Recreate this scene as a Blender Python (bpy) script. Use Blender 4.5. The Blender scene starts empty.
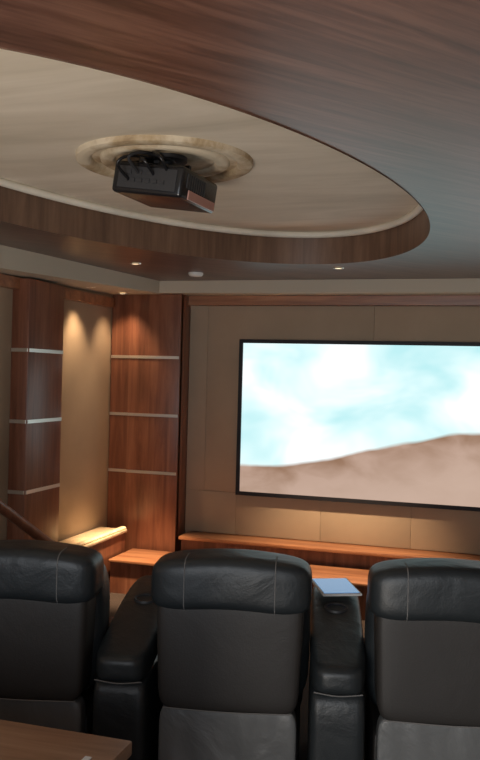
import bpy, bmesh, math, random
from mathutils import Vector, Matrix
random.seed(4)
scn=bpy.context.scene
scn.view_settings.view_transform='Standard'
D=bpy.data
# ------------------------------------------------------------ helpers
def link(o):
    scn.collection.objects.link(o); return o
def meta(o,label,category,kind=None,group=None):
    o["label"]=label; o["category"]=category
    if kind: o["kind"]=kind
    if group: o["group"]=group
    return o
def empty(name,loc,rotz=0,label="",category="",group=None):
    e=D.objects.new(name,None); e.empty_display_size=.05
    e.location=loc; e.rotation_euler=(0,0,rotz); link(e)
    meta(e,label,category,None,group); return e
def mkobj(name,bm,mat,parent=None,loc=(0,0,0),rot=(0,0,0),smooth=True,angle=None):
    me=D.meshes.new(name)
    bmesh.ops.recalc_face_normals(bm,faces=bm.faces[:])
    bm.to_mesh(me); bm.free()
    if smooth:
        for p in me.polygons: p.use_smooth=True
    o=D.objects.new(name,me); link(o)
    if isinstance(mat,(list,tuple)):
        for m in mat: me.materials.append(m)
    else: me.materials.append(mat)
    o.location=loc; o.rotation_euler=rot
    if parent: o.parent=parent
    if smooth and angle:
        me.set_sharp_from_angle(angle=math.radians(angle))
    return o
def add_box(bm,c,h,bev=0,seg=2,rot=None,mi=0):
    t=bmesh.new()
    bmesh.ops.create_cube(t,size=2)
    for v in t.verts: v.co=Vector((v.co.x*h[0],v.co.y*h[1],v.co.z*h[2]))
    if bev>0: bmesh.ops.bevel(t,geom=t.edges[:]+t.verts[:],offset=bev,segments=seg,profile=.5,affect='EDGES')
    M=Matrix.Translation(c)
    if rot: M=M@rot.to_4x4()
    t.transform(M)
    for f in t.faces: f.material_index=mi
    me=D.meshes.new('t'); t.to_mesh(me); t.free(); bm.from_mesh(me); D.meshes.remove(me)
def box(name,c,h,mat,parent=None,bev=0,seg=2,**k):
    bm=bmesh.new(); add_box(bm,(0,0,0),h,bev,seg)
    return mkobj(name,bm,mat,parent,loc=c,smooth=bev>0,angle=35 if bev>0 else None,**k)
def boxes(name,lst,mat,parent=None,bev=0,loc=(0,0,0),rot=(0,0,0)):
    bm=bmesh.new()
    for c,h in lst: add_box(bm,c,h,bev)
    return mkobj(name,bm,mat,parent,loc=loc,rot=rot,smooth=bev>0,angle=35 if bev>0 else None)
def sepoint(a,b,c,h,n):
    r=(abs(a)**n+abs(b)**n+abs(c)**n)**(1/n)
    return Vector((a/r*h[0],b/r*h[1],c/r*h[2]))
def pillow(name,c,h,mat,parent=None,n=5,res=14,fn=None,rot=(0,0,0)):
    bm=bmesh.new(); bmesh.ops.create_cube(bm,size=2)
    bmesh.ops.subdivide_edges(bm,edges=bm.edges[:],cuts=res,use_grid_fill=True)
    for v in bm.verts:
        a,b,cc=[math.sin(q*math.pi/2) for q in v.co]
        p=sepoint(a,b,cc,h,n)
        if fn: p=fn(p)
        v.co=p
    return mkobj(name,bm,mat,parent,loc=c,rot=rot)
def tube(name,pts,r,mat,parent=None,sub=6,seg=8,loc=(0,0,0),rot=(0,0,0)):
    P=[Vector(p) for p in pts]
    Q=[]
    if sub>1 and len(P)>2:
        E=[P[0]*2-P[1]]+P+[P[-1]*2-P[-2]]
        for i in range(1,len(E)-2):
            for k in range(sub):
                t=k/sub; a,b,c,d=E[i-1],E[i],E[i+1],E[i+2]
                Q.append(.5*((2*b)+(c-a)*t+(2*a-5*b+4*c-d)*t*t+(3*b-a-3*c+d)*t**3))
        Q.append(P[-1])
    else: Q=P
    bm=bmesh.new(); rings=[]
    up=Vector((.13,.21,.97))
    for i,q in enumerate(Q):
        d=(Q[min(i+1,len(Q)-1)]-Q[max(i-1,0)]).normalized()
        x=d.cross(up)
        if x.length<.05: x=d.cross(Vector((1,0,0)))
        x.normalize(); y=d.cross(x)
        rings.append([bm.verts.new(q+x*r*math.cos(2*math.pi*k/seg)+y*r*math.sin(2*math.pi*k/seg)) for k in range(seg)])
    for i in range(len(rings)-1):
        for k in range(seg):
            bm.faces.new((rings[i][k],rings[i][(k+1)%seg],rings[i+1][(k+1)%seg],rings[i+1][k]))
    bm.faces.new(rings[0]); bm.faces.new(rings[-1])
    return mkobj(name,bm,mat,parent,loc=loc,rot=rot,angle=50)
def lathe(name,prof,mat,parent=None,seg=64,loc=(0,0,0),rot=(0,0,0)):
    bm=bmesh.new(); rings=[]
    for r,z in prof:
        rings.append([bm.verts.new((r*math.cos(2*math.pi*k/seg),r*math.sin(2*math.pi*k/seg),z)) for k in range(seg)])
    for i in range(len(rings)-1):
        for k in range(seg):
            bm.faces.new((rings[i][k],rings[i][(k+1)%seg],rings[i+1][(k+1)%seg],rings[i+1][k]))
    bmesh.ops.remove_doubles(bm,verts=bm.verts[:],dist=1e-5)
    return mkobj(name,bm,mat,parent,loc=loc,rot=rot,angle=50)
# ------------------------------------------------------------ materials
def newmat(name):
    m=D.materials.new(name); m.use_nodes=True
    nt=m.node_tree; b=nt.nodes['Principled BSDF']; return m,nt,b
def ramp(nt,stops):
    r=nt.nodes.new('ShaderNodeValToRGB'); e=r.color_ramp.elements
    while len(e)<len(stops): e.new(.5)
    for i,(p,c) in enumerate(stops):
        e[i].position=p; e[i].color=(*c,1)
    return r
def texc(nt,scale=(1,1,1),rot=(0,0,0),loc=(0,0,0)):
    t=nt.nodes.new('ShaderNodeTexCoord'); mp=nt.nodes.new('ShaderNodeMapping')
    mp.inputs['Scale'].default_value=scale; mp.inputs['Rotation'].default_value=rot; mp.inputs['Location'].default_value=loc
    nt.links.new(t.outputs['Object'],mp.inputs['Vector']); return mp
def noise(nt,vec,scale,detail=4,rough=.55,dist=0):
    n=nt.nodes.new('ShaderNodeTexNoise'); n.inputs['Scale'].default_value=scale
    n.inputs['Detail'].default_value=detail; n.inputs['Roughness'].default_value=rough; n.inputs['Distortion'].default_value=dist
    nt.links.new(vec.outputs[0],n.inputs['Vector']); return n
def bump(nt,b,h,strength=.2,dist=.01):
    bp=nt.nodes.new('ShaderNodeBump'); bp.inputs['Strength'].default_value=strength; bp.inputs['Distance'].default_value=dist
    nt.links.new(h,bp.inputs['Height']); nt.links.new(bp.outputs[0],b.inputs['Normal'])
def wood(name,dark,mid,light,stretch=(1,1,.08),rot=(0,0,0),scale=18,rough=.35,coat=.3):
    m,nt,b=newmat(name)
    v=texc(nt,stretch,rot)
    if rot!=(0,0,0):
        t=nt.nodes.new('ShaderNodeTexCoord'); m1=nt.nodes.new('ShaderNodeMapping'); m1.inputs['Rotation'].default_value=rot
        nt.links.new(t.outputs['Object'],m1.inputs['Vector'])
        m2=nt.nodes.new('ShaderNodeMapping'); m2.inputs['Scale'].default_value=stretch
        nt.links.new(m1.outputs[0],m2.inputs['Vector']); v=m2
    n1=noise(nt,v,scale,8,.68,.6); n2=noise(nt,v,scale*.22,3,.5,1.2)
    mx=nt.nodes.new('ShaderNodeMix'); mx.inputs[0].default_value=.35
    nt.links.new(n1.outputs[0],mx.inputs[2]); nt.links.new(n2.outputs[0],mx.inputs[3])
    r=ramp(nt,[(.38,dark),(.5,mid),(.62,light)])
    nt.links.new(mx.outputs[0],r.inputs[0]); nt.links.new(r.outputs[0],b.inputs['Base Color'])
    b.inputs['Roughness'].default_value=rough; b.inputs['Coat Weight'].default_value=coat; b.inputs['Coat Roughness'].default_value=.3
    bump(nt,b,n1.outputs[0],.08,.004)
    return m
def plain(name,col,rough=.5,metal=0,emit=None,es=1,nscale=0,nstr=.1,var=0):
    m,nt,b=newmat(name)
    b.inputs['Base Color'].default_value=(*col,1); b.inputs['Roughness'].default_value=rough; b.inputs['Metallic'].default_value=metal
    if nscale:
        v=texc(nt); n=noise(nt,v,nscale,5)
        bump(nt,b,n.outputs[0],nstr,.005)
        if var:
            n2=noise(nt,v,nscale*.1,4)
            r=ramp(nt,[(.3,tuple(c*(1-var) for c in col)),(.7,tuple(min(1,c*(1+var)) for c in col))])
            nt.links.new(n2.outputs[0],r.inputs[0]); nt.links.new(r.outputs[0],b.inputs['Base Color'])
    if emit:
        b.inputs['Emission Color'].default_value=(*emit,1); b.inputs['Emission Strength'].default_value=es
    return m
M_ceil=wood('ceiling_wood',(.040,.017,.012),(.095,.042,.030),(.160,.078,.056),stretch=(.07,1,1),rot=(0,0,math.radians(-50)),scale=30,rough=.42,coat=.45)
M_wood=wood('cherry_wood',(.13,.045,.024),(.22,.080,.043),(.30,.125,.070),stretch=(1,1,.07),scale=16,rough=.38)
M_fascia=wood('fascia_wood',(.11,.060,.038),(.17,.095,.060),(.23,.135,.088),stretch=(1,1,.08),scale=18,rough=.45)
M_woodh=wood('cherry_wood_horizontal',(.20,.08,.040),(.34,.145,.07),(.46,.22,.11),stretch=(.07,1,1),scale=16,rough=.4)  # sideways grain; colour raised to carry the warm light on the stage
M_table=wood('oak_brown_wood',(.24,.125,.07),(.36,.20,.11),(.46,.28,.17),stretch=(.1,1,1),scale=18,rough=.4)
M_beige=plain('beige_paint',(.60,.53,.42),.7,nscale=6,nstr=.05,var=.06)
def fabric(name,col):
    m,nt,b=newmat(name); v=texc(nt); n=noise(nt,v,220,2); n2=noise(nt,v,2.5,4)
    r=ramp(nt,[(.3,tuple(c*.94 for c in col)),(.7,tuple(c*1.05 for c in col))])
    nt.links.new(n2.outputs[0],r.inputs[0]); nt.links.new(r.outputs[0],b.inputs['Base Color'])
    b.inputs['Roughness'].default_value=.95; bump(nt,b,n.outputs[0],.25,.003); return m
M_fab=fabric('tan_fabric',(.46,.355,.255))
M_fab2=fabric('tan_fabric_side',(.45,.335,.23))
m,nt,b=newmat('cream_plaster'); v=texc(nt,(.5,2.2,1),(0,0,.35)); n=noise(nt,v,1.6,5,.6,.6)
r=ramp(nt,[(.3,(.62,.55,.44)),(.5,(.75,.67,.55)),(.7,(.86,.78,.66))]); nt.links.new(n.outputs[0],r.inputs[0]); nt.links.new(r.outputs[0],b.inputs['Base Color'])  # lighter streaks put bands of light into the plaster colour
b.inputs['Roughness'].default_value=.7; bump(nt,b,n.outputs[0],.1,.01); M_cream=m
M_mold=plain('cream_molding',(.88,.83,.72),.6,nscale=30,nstr=.4,var=.12)
m,nt,b=newmat('stained_plaster'); v=texc(nt,(1,1,1),(0,0,0),(.35,.1,0)); n=noise(nt,v,2.6,6,.65,.3)
r=ramp(nt,[(.36,(.22,.13,.06)),(.46,(.48,.36,.22)),(.56,(.70,.60,.45))]); nt.links.new(n.outputs[0],r.inputs[0]); nt.links.new(r.outputs[0],b.inputs['Base Color'])
b.inputs['Roughness'].default_value=.8; bump(nt,b,n.outputs[0],.4,.012); M_med=m
def leather(name,col,rough=.36,wr=.35,ws=5):
    m,nt,b=newmat(name); v=texc(nt)
    vo=nt.nodes.new('ShaderNodeTexVoronoi'); vo.inputs['Scale'].default_value=150; nt.links.new(v.outputs[0],vo.inputs['Vector'])
    n=noise(nt,v,ws,4,.5,.6)
    b.inputs['Base Color'].default_value=(*col,1); b.inputs['Roughness'].default_value=rough
    b1=nt.nodes.new('ShaderNodeBump'); b1.inputs['Strength'].default_value=.12; b1.inputs['Distance'].default_value=.002
    nt.links.new(vo.outputs[0],b1.inputs['Height'])
    b2=nt.nodes.new('ShaderNodeBump'); b2.inputs['Strength'].default_value=wr; b2.inputs['Distance'].default_value=.03
    nt.links.new(n.outputs[0],b2.inputs['Height']); nt.links.new(b1.outputs[0],b2.inputs['Normal'])
    nt.links.new(b2.outputs[0],b.inputs['Normal']); return m
M_lea=leather('black_leather',(.022,.027,.030),.42,.26,6)
M_leab=leather('black_leather_panel',(.032,.029,.027),.55,.15,3)
M_skirt=leather('grey_sheen_leather_skirt',(.15,.155,.155),.42,.6,4)  # paler skirt leather, with its greyish reflection put into the base colour
M_stitch=plain('grey_thread',(.18,.175,.17),.7)
M_black=plain('black_plastic',(.012,.012,.014),.25,nscale=80,nstr=.03)
M_dark=plain('dark_plastic',(.03,.03,.033),.5)
M_metal=plain('brushed_metal',(.86,.85,.80),.35,1.0)
M_frame=plain('black_velvet_frame',(.008,.009,.014),.6)
M_carpet=plain('dark_carpet',(.045,.03,.024),.95,nscale=120,nstr=.5)
M_glow=plain('warm_lamp_glass',(.9,.8,.6),.4,emit=(1,.75,.45),es=2.0)
M_led=plain('blue_led',(.02,.03,.10),.4,emit=(.05,.16,1),es=.10)
M_white=plain('white_plastic',(.8,.8,.78),.5)
M_stone=plain('polished_stone',(.85,.66,.44),.25,nscale=45,nstr=1.0,var=.2)
M_lens=plain('tinted_projector_window',(.50,.27,.23),.15)
m=D.materials.new('projected_picture'); m.use_nodes=True; nt=m.node_tree
for q in list(nt.nodes): nt.nodes.remove(q)
out=nt.nodes.new('ShaderNodeOutputMaterial'); em=nt.nodes.new('ShaderNodeEmission'); nt.links.new(em.outputs[0],out.inputs[0])
t=nt.nodes.new('ShaderNodeTexCoord'); sp=nt.nodes.new('ShaderNodeSeparateXYZ'); nt.links.new(t.outputs['Object'],sp.inputs[0])
mp=nt.nodes.new('ShaderNodeMapping'); mp.inputs['Scale'].default_value=(1,1,1.6); mp.inputs['Rotation'].default_value=(0,.75,0); mp.inputs['Location'].default_value=(1.3,0,.2); nt.links.new(t.outputs['Object'],mp.inputs[0])
n=noise(nt,mp,1.5,3,.45,.5)
sky=ramp(nt,[(.36,(.48,.80,.83)),(.50,(.68,.90,.91)),(.64,(.93,.99,1.0))]); nt.links.new(n.outputs[0],sky.inputs[0])
n2=noise(nt,mp,3,3,.5,.4)
rock=ramp(nt,[(.35,(.28,.16,.10)),(.65,(.46,.31,.24))]); nt.links.new(n2.outputs[0],rock.inputs[0])
cv=nt.nodes.new('ShaderNodeFloatCurve'); mr=nt.nodes.new('ShaderNodeMapRange'); mr.inputs[1].default_value=0; mr.inputs[2].default_value=2.96
nt.links.new(sp.outputs['X'],mr.inputs[0]); nt.links.new(mr.outputs[0],cv.inputs['Value'])
c=cv.mapping.curves[0]; c.points[0].location=(0,.19); c.points[1].location=(1,.34)
for p in [(.12,.215),(.24,.28),(.36,.37),(.48,.455),(.60,.53),(.8,.50)]: c.points.new(*p)
cv.mapping.update()
wob=noise(nt,mp,3,2,.5)
ad=nt.nodes.new('ShaderNodeMath'); ad.operation='MULTIPLY_ADD'; ad.inputs[1].default_value=.05; nt.links.new(wob.outputs[0],ad.inputs[0]); nt.links.new(cv.outputs[0],ad.inputs[2])
sb=nt.nodes.new('ShaderNodeMath'); sb.operation='SUBTRACT'; nt.links.new(sp.outputs['Z'],sb.inputs[0]); nt.links.new(ad.outputs[0],sb.inputs[1])
mr2=nt.nodes.new('ShaderNodeMapRange'); mr2.inputs[1].default_value=-.02; mr2.inputs[2].default_value=.01; nt.links.new(sb.outputs[0],mr2.inputs[0])
mr3=nt.nodes.new('ShaderNodeMapRange'); mr3.inputs[1].default_value=-.35; mr3.inputs[2].default_value=-.02; mr3.inputs[3].default_value=.85; mr3.inputs[4].default_value=0; nt.links.new(sb.outputs[0],mr3.inputs[0])
rk=nt.nodes.new('ShaderNodeMix'); rk.data_type='RGBA'; rk.inputs[7].default_value=(.54,.39,.31,1)
nt.links.new(mr3.outputs[0],rk.inputs[0]); nt.links.new(rock.outputs[0],rk.inputs[6])
mx=nt.nodes.new('ShaderNodeMix'); mx.data_type='RGBA'
nt.links.new(mr2.outputs[0],mx.inputs[0]); nt.links.new(rk.outputs[2],mx.inputs[6]); nt.links.new(sky.outputs[0],mx.inputs[7])
nt.links.new(mx.outputs[2],em.inputs[0]); em.inputs[1].default_value=1.12
M_pic=m
# ------------------------------------------------------------ room shell
W=6.7; XL=-3.12; XR=2.0; ZC=2.455; YB=-1.2
def wallbox(name,c,h,mat,label,cat='wall'):
    o=box(name,c,h,mat); meta(o,label,cat,'structure'); return o
wallbox('floor',((XL+XR)/2,(W+YB)/2,-.05),((XR-XL)/2+.1,(W-YB)/2+.1,.05),M_carpet,'dark brown carpeted theatre floor','floor')
wallbox('wall_front',((XL+XR)/2,W+.06,1.35),((XR-XL)/2+.1,.06,1.35),M_fab,'tan fabric covered wall behind the projection screen')
wallbox('wall_left',(XL-.06,(W+YB)/2,1.35),(.06,(W-YB)/2,1.35),M_fab2,'tan fabric covered side wall between wood columns')
wallbox('wall_right',(XR+.06,(W+YB)/2,1.35),(.06,(W-YB)/2,1.35),M_fab2,'tan fabric covered side wall')
cx,cy,ea,eb,phi=-1.42,3.50,1.04,2.04,math.radians(10)
def ell(a,k=1.0,da=0):
    x=(ea+da)*math.cos(a); y=(eb+da)*math.sin(a)
    return (cx+x*math.cos(phi)+y*math.sin(phi), cy-x*math.sin(phi)+y*math.cos(phi))
N=144
bm=bmesh.new()
inner=[bm.verts.new((*ell(2*math.pi*k/N),ZC)) for k in range(N)]
x0,x1,y0,y1=XL,XR,YB,W
outer=[]
for k in range(N):
    px,py=ell(2*math.pi*k/N); dx,dy=px-cx,py-cy
    ts=[]
    if dx>1e-9: ts.append((x1-cx)/dx)
    if dx<-1e-9: ts.append((x0-cx)/dx)
    if dy>1e-9: ts.append((y1-cy)/dy)
    if dy<-1e-9: ts.append((y0-cy)/dy)
    s=min(ts); outer.append([cx+dx*s,cy+dy*s])
for corner in [(x0,y0),(x0,y1),(x1,y0),(x1,y1)]:
    i=min(range(N),key=lambda k:(outer[k][0]-corner[0])**2+(outer[k][1]-corner[1])**2); outer[i]=list(corner)
ov=[bm.verts.new((p[0],p[1],ZC)) for p in outer]
for k in range(N):
    bm.faces.new((inner[k],inner[(k+1)%N],ov[(k+1)%N],ov[k]))
o=mkobj('ceiling',bm,M_ceil,smooth=False)
meta(o,'dark red-brown wood grain ceiling with a large oval opening','ceiling','structure')
ZU=ZC+.205
bm=bmesh.new()
lo=[];hi=[]
for k in range(N):
    p=ell(2*math.pi*k/N); lo.append(bm.verts.new((*p,ZC-.004))); hi.append(bm.verts.new((*p,ZU)))
for k in range(N): bm.faces.new((lo[k],lo[(k+1)%N],hi[(k+1)%N],hi[k]))
o=mkobj('trim_1',bm,M_fascia); meta(o,'curved wood fascia around the oval ceiling recess','trim','structure')
bm=bmesh.new(); bm.faces.new([bm.verts.new((*ell(2*math.pi*k/N,da=.02),ZU)) for k in range(N)])
o=mkobj('ceiling_recess',bm,M_cream,smooth=False); o.name='ceiling.001'; meta(o,'cream plaster oval tray ceiling around the projector','ceiling','structure')
pts=[(*ell(2*math.pi*k/N,da=-.018),ZU-.018) for k in range(N)]; pts.append(pts[0])
o=tube('trim_2',pts,.021,M_mold,sub=1); meta(o,'thin cream moulding at the top of the oval recess','trim','structure')
# bulkhead
ZB=2.355
bm=bmesh.new()
add_box(bm,((-2.66+XR)/2,6.55,(ZC+ZB)/2),((XR+2.66)/2,.15,(ZC-ZB)/2-.001))
def prism(bm,plan,zt):
    top=[bm.verts.new((x,y,zt)) for x,y,z in plan]; bot=[bm.verts.new((x,y,z)) for x,y,z in plan]
    n=len(plan)
    bm.faces.new(top); bm.faces.new(bot)
    for i in range(n): bm.faces.new((top[i],top[(i+1)%n],bot[(i+1)%n],bot[i]))
prism(bm,[(XL,6.7,ZB),(-2.66,6.7,ZB),(-2.66,6.4,ZB),(-2.90,4.5,2.315),(-2.98,YB,2.315),(XL,YB,2.315),(XL,4.5,2.315)],ZC-.001)
o=mkobj('trim_3',bm,M_beige,smooth=False); meta(o,'beige painted bulkhead running round the room under the ceiling','trim','structure')
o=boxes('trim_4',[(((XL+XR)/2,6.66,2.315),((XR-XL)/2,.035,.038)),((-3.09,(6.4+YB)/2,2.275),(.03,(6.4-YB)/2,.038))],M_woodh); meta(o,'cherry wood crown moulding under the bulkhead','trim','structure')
# ------------------------------------------------------------ acoustic panels on the front wall
LZ=.385
def panel(x0,x1,z0,z1):
    g=.0008
    o=box('acoustic_panel',((x0+x1)/2,W-.012,(z0+z1)/2),((x1-x0)/2-g,.011,(z1-z0)/2-g),M_fab,bev=.0016)
    meta(o,'tan fabric acoustic panel on the front wall','wall panel',None,'tan fabric wall panels')
xs=[-2.49,-2.33,-.954,.42,1.99]
for a,b_ in zip(xs,xs[1:]): panel(a,b_,.74,2.275)
xs=[-2.49,-2.05,-1.34,-.63,.08,.79,1.99]
for a,b_ in zip(xs,xs[1:]): panel(a,b_,LZ+.012,.74)
# ------------------------------------------------------------ screen
sc=empty('projection_screen',(-2.04,W-.052,.73),0,'large projection screen, black frame, pale sky over brown rock','projection screen')
SW,SH=3.02,1.27; fr=.03
o=boxes('screen_frame',[((SW/2,0,fr/2),(SW/2,.022,fr/2)),((SW/2,0,SH-fr/2),(SW/2,.022,fr/2)),((fr/2,0,SH/2),(fr/2,.022,SH/2-fr)),((SW-fr/2,0,SH/2),(fr/2,.022,SH/2-fr))],M_frame,sc)
bm=bmesh.new(); w,h=SW-2*fr,SH-2*fr
bm.faces.new([bm.verts.new(p) for p in [(0,0,0),(w,0,0),(w,0,h),(0,0,h)]])
o=mkobj('screen_surface',bm,M_pic,sc,loc=(fr,-.004,fr),smooth=False); o["label"]="screen showing pale blue sky and surf above brown rock"
# ------------------------------------------------------------ columns
ztop=2.353
c=empty('wood_column',(-2.80,6.585,0),0,'cherry wood corner column with silver bands beside the screen wall','column')
boxes('body',[((0,.0,ztop/2),(.31,.112,ztop/2)),((.085,-.10,ztop/2),(.225,.03,ztop/2-.002))],M_wood,c,bev=.004)
for z in (1.835,1.36,.89):
    boxes('metal_band',[((.085,-.132,z),(.22,.004,.012)),((-.225,-.114,z),(.083,.004,.012))],M_metal,c)
ztop=2.31
c=empty('wood_column',(-3.052,5.20,0),0,'cherry wood wall column with silver bands on the side wall','column')
boxes('body',[((0,0,ztop/2),(.065,.235,ztop/2))],M_wood,c,bev=.006)
for z in (1.835,1.36,.89):
    boxes('metal_band',[((.067,0,z),(.004,.225,.012)),((.0,-.237,z),(.061,.004,.012))],M_metal,c)
# ------------------------------------------------------------ ledges and stage
c=empty('side_ledge',(-2.98,5.88,0),0,'low wood side ledge with shiny lit beaded top','ledge')
box('body',(0,0,.205),(.115,.43,.205),M_wood,c,bev=.005)
box('top',(.005,0,.424),(.125,.44,.014),M_stone,c,bev=.008)
bm=bmesh.new()
for i in range(30):
    t=bmesh.new(); bmesh.ops.create_icosphere(t,subdivisions=2,radius=.0145)
    for v in t.verts: v.co.x*=2.2
    t.transform(Matrix.Translation((.095,-.425+i*.0293,.446)))
    me=D.meshes.new('t'); t.to_mesh(me); t.free(); bm.from_mesh(me); D.meshes.remove(me)
mkobj('beaded_edge',bm,M_stone,c)["kind"]='stuff'
x_s=-2.85
c=empty('stage_platform',((x_s+XR)/2,6.2,0),0,'low cherry wood stage platform along the screen wall','stage')
L=(XR-x_s)/2-.005
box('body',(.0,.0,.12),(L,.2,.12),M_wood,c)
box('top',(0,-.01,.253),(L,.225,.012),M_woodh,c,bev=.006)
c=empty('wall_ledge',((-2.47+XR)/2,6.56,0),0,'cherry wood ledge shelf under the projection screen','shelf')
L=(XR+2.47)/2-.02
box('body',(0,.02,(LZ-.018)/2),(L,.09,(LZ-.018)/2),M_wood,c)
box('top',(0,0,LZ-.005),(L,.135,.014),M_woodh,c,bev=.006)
# handrail
c=empty('handrail',(-2.72,4.4,0),0,'dark wood sloping handrail with posts beside the aisle steps','handrail')
tube('rail',[(0,-1.2,1.50),(0,-.13,.91),(0,.5,.56)],.032,M_wood,c,sub=1,seg=12)
for y,z in ((-1.0,1.38),(.4,.60)): box('post',(0,y,z/2),(.022,.022,z/2),M_wood,c,bev=.004)
# ------------------------------------------------------------ ceiling fittings
def down(x,y,z,lab,grp):
    c=empty('recessed_light',(x,y,z),0,lab,'ceiling light',grp)
    lathe('trim_ring',[(.024,-.002),(.026,-.006),(.036,-.006),(.040,0)],M_metal,c,seg=32)
    lathe('lamp',[(0,-.004),(.023,-.004)],M_glow,c,seg=24)
down(-2.41,5.36,ZC-.002,'small round recessed ceiling spotlight, lit warm','recessed ceiling spotlights')
down(-1.07,5.72,ZC-.002,'small round recessed ceiling spotlight, lit warm','recessed ceiling spotlights')
c=empty('smoke_detector',(-2.17,5.91,ZC-.001),0,'small round white ceiling smoke detector','smoke detector')
lathe('body',[(.055,0),(.055,-.012),(.045,-.025),(0,-.028)],M_white,c,seg=32)
def spot(name,loc,tgt,e,col,size,blend=.8,r=.05):
    l=D.lights.new(name,'SPOT'); l.energy=e; l.color=col; l.spot_size=math.radians(size); l.spot_blend=blend; l.shadow_soft_size=r
    o=D.objects.new(name,l); link(o); o.location=loc
    o.rotation_euler=(Vector(tgt)-Vector(loc)).to_track_quat('-Z','Y').to_euler(); return o
warm=(1,.70,.42)
spot('downlight_spot',(-2.41,5.36,2.43),(-2.66,6.05,.25),620,warm,30)
spot('downlight_spot',(-1.07,5.72,2.43),(-1.15,6.1,0),400,warm,62)
for (x,y,tx,ty,tz,e,sz) in [(-2.93,6.28,-3.02,6.5,1.0,18,90),(-2.97,5.80,-3.12,5.98,.45,34,80)]:
    down(x,y,ZB-.012,'small recessed spotlight in the bulkhead above the alcove','bulkhead spotlights')
    spot('bulkhead_spot',(x,y,ZB-.03),(tx,ty,tz),e,warm,sz)
# ------------------------------------------------------------ medallion + projector
c=empty('ceiling_medallion',(-1.46,3.54,ZU),0,'flat round cream plaster ceiling ring with brown stains','ceiling medallion')
lathe('outer_ring',[(.395,0),(.392,-.022),(.38,-.028),(.345,-.028),(.332,-.022),(.325,-.003)],M_med,c,seg=96)
lathe('inner_ring',[(.33,-.003),(.29,-.005),(.285,-.018),(.275,-.024),(.235,-.024),(.225,-.016),(.22,-.003),(.0,-.003)],M_med,c,seg=80)
ZP=2.525
p=empty('ceiling_projector',(-1.435,3.50,ZP),0,'glossy black ceiling projector mounted close under the ceiling with cables','projector')
RX=math.radians
hold=(RX(0),RX(8),RX(-4))
bx,by,bz=.168,.185,.068
Rm=Matrix.Rotation(hold[2],4,'Z')@Matrix.Rotation(hold[1],4,'Y')
def pl(v): return Rm@Vector(v)
bm=bmesh.new(); add_box(bm,(0,0,0),(bx,by,bz),.018,4)
mkobj('body',bm,M_black,p,rot=Rm.to_euler(),angle=40)
bm=bmesh.new(); add_box(bm,(0,-by-.001,0),(bx-.03,.003,bz-.022),.002)
for i in range(6): add_box(bm,(-.1+i*.035,-by-.006,-.012),(.011,.004,.008),.001)
for i in range(3): add_box(bm,(-.09+i*.05,-by-.006,.02),(.016,.004,.008),.001)
mkobj('connector_panel',bm,M_dark,p,rot=Rm.to_euler(),smooth=False)
bm=bmesh.new()
for i in range(9): add_box(bm,(bx+.001,-.14+i*.022,.012),(.003,.006,.03))
mkobj('vent_grille',bm,M_dark,p,rot=Rm.to_euler(),smooth=False)
bm=bmesh.new(); add_box(bm,(bx+.002,.02,-.042),(.003,.14,.020),.002)
mkobj('side_window',bm,M_lens,p,rot=Rm.to_euler(),smooth=False)
lathe('lens',[(0,.0),(.035,.0),(.045,.02),(.05,.02),(.05,-.03)],M_dark,p,seg=32,loc=pl((.06,by+.02,0)),rot=(RX(-90),0,0))
zt=ZU-ZP
lathe('mount_pole',[(.022,-.0),(.022,zt-.055)],M_dark,p,seg=20,loc=(0,0,.05))
lathe('ceiling_plate',[(0,-.006),(.09,-.006),(.09,.012)],M_dark,p,seg=32,loc=(0,0,zt-.015))
bm=bmesh.new(); add_box(bm,(0,0,.085),(.11,.012,.006),.001); add_box(bm,(0,0,.085),(.012,.12,.006),.001)
add_box(bm,(-.10,0,.078),(.012,.012,.012)); add_box(bm,(.10,0,.072),(.012,.012,.018))
mkobj('bracket',bm,M_dark,p,smooth=False)
for i,pp in enumerate([[(-.10,-.18,.0),(-.12,-.25,.05),(-.08,-.22,.09),(-.03,-.08,.11),(0.02,0,.12)],
          [(-.05,-.18,.02),(-.06,-.27,.07),(-.02,-.20,.105),(.03,-.04,.115),(.03,.03,.12)],
          [(.02,-.18,.01),(.0,-.25,.06),(-.06,-.15,.09),(-.10,-.02,.11),(-.04,.03,.12)],
          [(.08,-.18,.02),(.07,-.24,.07),(.01,-.18,.11),(-.03,-.06,.115),(0,.03,.12)],
          [(-.13,-.15,.06),(-.16,-.1,.09),(-.1,-.02,.115),(-.05,0,.12)]]):
    tube('cable',pp,.007,M_black if i!=1 else M_dark,p)
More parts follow.
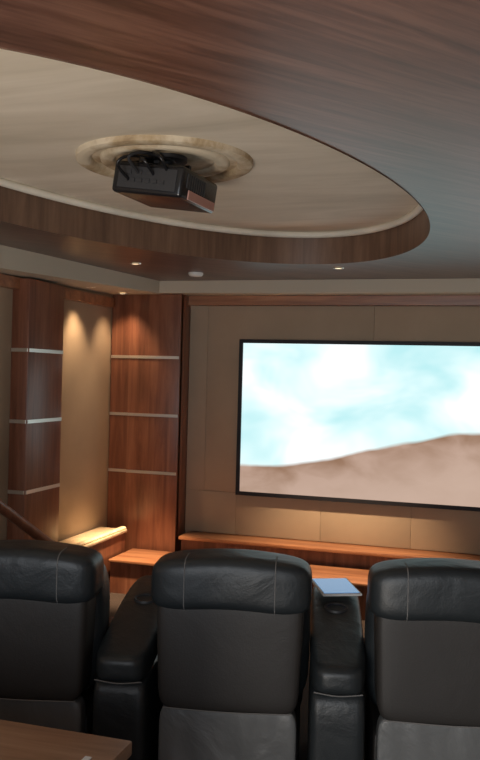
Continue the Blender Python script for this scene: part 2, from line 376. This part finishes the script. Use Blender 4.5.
# ------------------------------------------------------------ chairs
al=math.radians(12)
rt=Vector((math.cos(al),math.sin(al),0)); fw=Vector((-math.sin(al),math.cos(al),0))
rear=Vector((-.945,3.03,0)); sp_=.825
def build_chair(origin,label):
    c=empty('recliner_chair',origin,al,label,'recliner','row of leather recliners')
    def puff(p):
        p=p.copy(); 
        p.z+=.008*math.cos(p.x*10); return p
    HC=(0,-.37,.910); HH=(.306,.125,.102)
    pillow('headrest',HC,HH,M_lea,c,n=5,res=18,fn=puff)
    def tap(p):
        p=p.copy(); p.x*=1-.06*(.23-p.z)/.46; return p
    pillow('back_panel',(0,-.375,.655),(.282,.10,.225),M_leab,c,n=9,fn=tap)
    pillow('back_cushion',(0,-.23,.68),(.304,.11,.29),M_lea,c,n=4.5)
    def wr(p):
        p=p.copy()
        if p.y<0:
            k=.3+.7*max(0,min(1,(.10-p.z)/.25))
            p.y+=k*(.007*math.sin(p.x*34+2*math.sin(p.z*12))+.004*math.sin(p.x*71+3*p.z))
        return p
    pillow('skirt_panel',(0,-.40,.245),(.262,.045,.205),M_skirt,c,n=9,res=34,fn=wr)
    pillow('seat_cushion',(0,.10,.45),(.29,.30,.10),M_lea,c,n=5)
    box('base',(0,.0,.20),(.27,.36,.15),M_leab,c,bev=.02)
    pillow('leg_rest',(0,.42,.27),(.28,.06,.17),M_lea,c,n=5)
    for x in (-.17,.17):
        pts=[]
        for k in range(17):
            a=-math.pi*.62+ k/16*math.pi*1.02
            yy=-math.cos(a+math.pi*.10); zz=math.sin(a+math.pi*.10)
            q=sepoint(x/HH[0]*max(abs(yy),abs(zz)),yy,zz,HH,5); q.x=x; q=puff(q)
            pts.append(q+Vector(HC))
        tube('stitching',pts,.0022,M_stitch,c,sub=2,seg=6)
    tube('stitching',[(-.245,-.462,.442),(0,-.472,.44),(.245,-.462,.442)],.003,M_stitch,c,sub=4,seg=6)
    for sx in (-1,1):
        for sy in (-1,1):
            lathe('foot',[(0,0),(.025,0),(.03,.05),(0,.05)],M_black,c,seg=16,loc=(sx*.22,sy*.28,0))
    return c
labs=['black leather recliner with padded headrest, beside the side aisle','black leather recliner with padded headrest, between two armrest consoles','black leather recliner with light stitching, beside the tablet console']
for i in range(3):
    build_chair(rear+rt*sp_*(i-1)+fw*.47,labs[i])
def build_console(origin,label,lit):
    c=empty('armrest_console',origin,al,label,'armrest console','leather armrest consoles')
    pillow('body',(0,0,.275),(.106,.45,.265),M_lea,c,n=12)
    def sag(p):
        p=p.copy(); t=(p.y+.45)/.9; p.z+=.10*t*t*(3-2*t)+.010*math.cos(p.y*6)
        return p
    pillow('arm_pad',(0,0,.59),(.108,.465,.062),M_lea,c,n=5.5,fn=sag)
    box('arm_core',(0,.16,.56),(.09,.27,.05),M_lea,c,bev=.02)
    lathe('cup_holder',[(.0,-.05),(.036,-.05),(.039,.006),(.048,.009),(.052,.002),(.052,-.02)],M_dark,c,seg=40,loc=(0,.05,.718),rot=(RX(7),0,0))
    lathe('cup_light',[(.0,-.030),(.032,-.030),(.0375,.0)],M_led if lit else M_dark,c,seg=40,loc=(0,.05,.720),rot=(RX(7),0,0))
    tube('stitching',[(-.09,-.455,.54),(0,-.468,.535),(.09,-.455,.54)],.0025,M_stitch,c,sub=4,seg=6)
    return c
build_console(rear+rt*sp_*-.5+fw*.44,'black leather armrest console with cup holder between recliners',False)
con=rear+rt*sp_*.5+fw*.44
build_console(con,'black leather armrest console with blue-lit cup holder and tablet',True)
tc=con+fw*.23
t=empty('tablet',(tc.x,tc.y,.756),al+.25,'thin tablet with glowing blue screen lying on the armrest console','tablet')
ti=(RX(3),0,0)
box('body',(0,.0,.010),(.088,.12,.005),M_white,t,bev=.003).rotation_euler=ti
M_tab=plain('tablet_glass',(.1,.2,.4),.15,emit=(.12,.32,.62),es=.5)
box('screen',(0,-.0005,.0162),(.079,.108,.0012),M_tab,t).rotation_euler=ti
# ------------------------------------------------------------ rear counter
c=empty('wood_counter',(-1.87,1.55,0),0,'brown wood counter behind the recliners','counter')
box('body',(-.0,0,.40),(1.02,.24,.40),M_table,c,bev=.004)
box('top',(0,0,.822),(1.07,.285,.018),M_table,c,bev=.006)
o=box('paper_slip',(-.855,1.70,.8415),(.008,.018,.001),M_white); meta(o,'small white paper slip on the wood counter','paper')
# ------------------------------------------------------------ lights
def area(name,loc,tgt,e,col,sx,sy):
    l=D.lights.new(name,'AREA'); l.energy=e; l.color=col; l.shape='RECTANGLE'; l.size=sx; l.size_y=sy
    o=D.objects.new(name,l); link(o); o.location=loc
    o.rotation_euler=(Vector(tgt)-Vector(loc)).to_track_quat('-Z','Y').to_euler(); return o
area('rear_fill_light',(-.6,-2.2,1.7),(-1.0,4,1.6),68,(.90,.95,1),2.4,1.8)  # added cool fill from behind the camera; no doorway is modelled
area('ceiling_fill_light',(-1.2,.2,.5),(-1.5,3.6,2.6),52,(1,.90,.78),1.2,.6)  # added fill to brighten the cream recess; no fixture stands here
pl_=D.lights.new('warm_fill_light','POINT'); pl_.energy=8; pl_.color=(1,.82,.62); pl_.shadow_soft_size=.4  # added warm fill near the camera, not an actual lamp
o=D.objects.new('warm_fill_light',pl_); link(o); o.location=(-.2,-.4,1.5)
w=D.worlds.new('World'); scn.world=w; w.use_nodes=True
w.node_tree.nodes['Background'].inputs[0].default_value=(.68,.78,.95,1); w.node_tree.nodes['Background'].inputs[1].default_value=.5
# ------------------------------------------------------------ camera
cam=D.cameras.new('Camera'); co=D.objects.new('Camera',cam); link(co)
cam.sensor_fit='VERTICAL'; cam.sensor_height=24; cam.lens=850/760*24; cam.clip_start=.02
co.matrix_world=Matrix.Translation((0,0,1.7))@Matrix.Rotation(RX(17),4,'Z')@Matrix.Rotation(RX(89.73),4,'X')@Matrix.Rotation(RX(1.5),4,'Z')
scn.camera=co
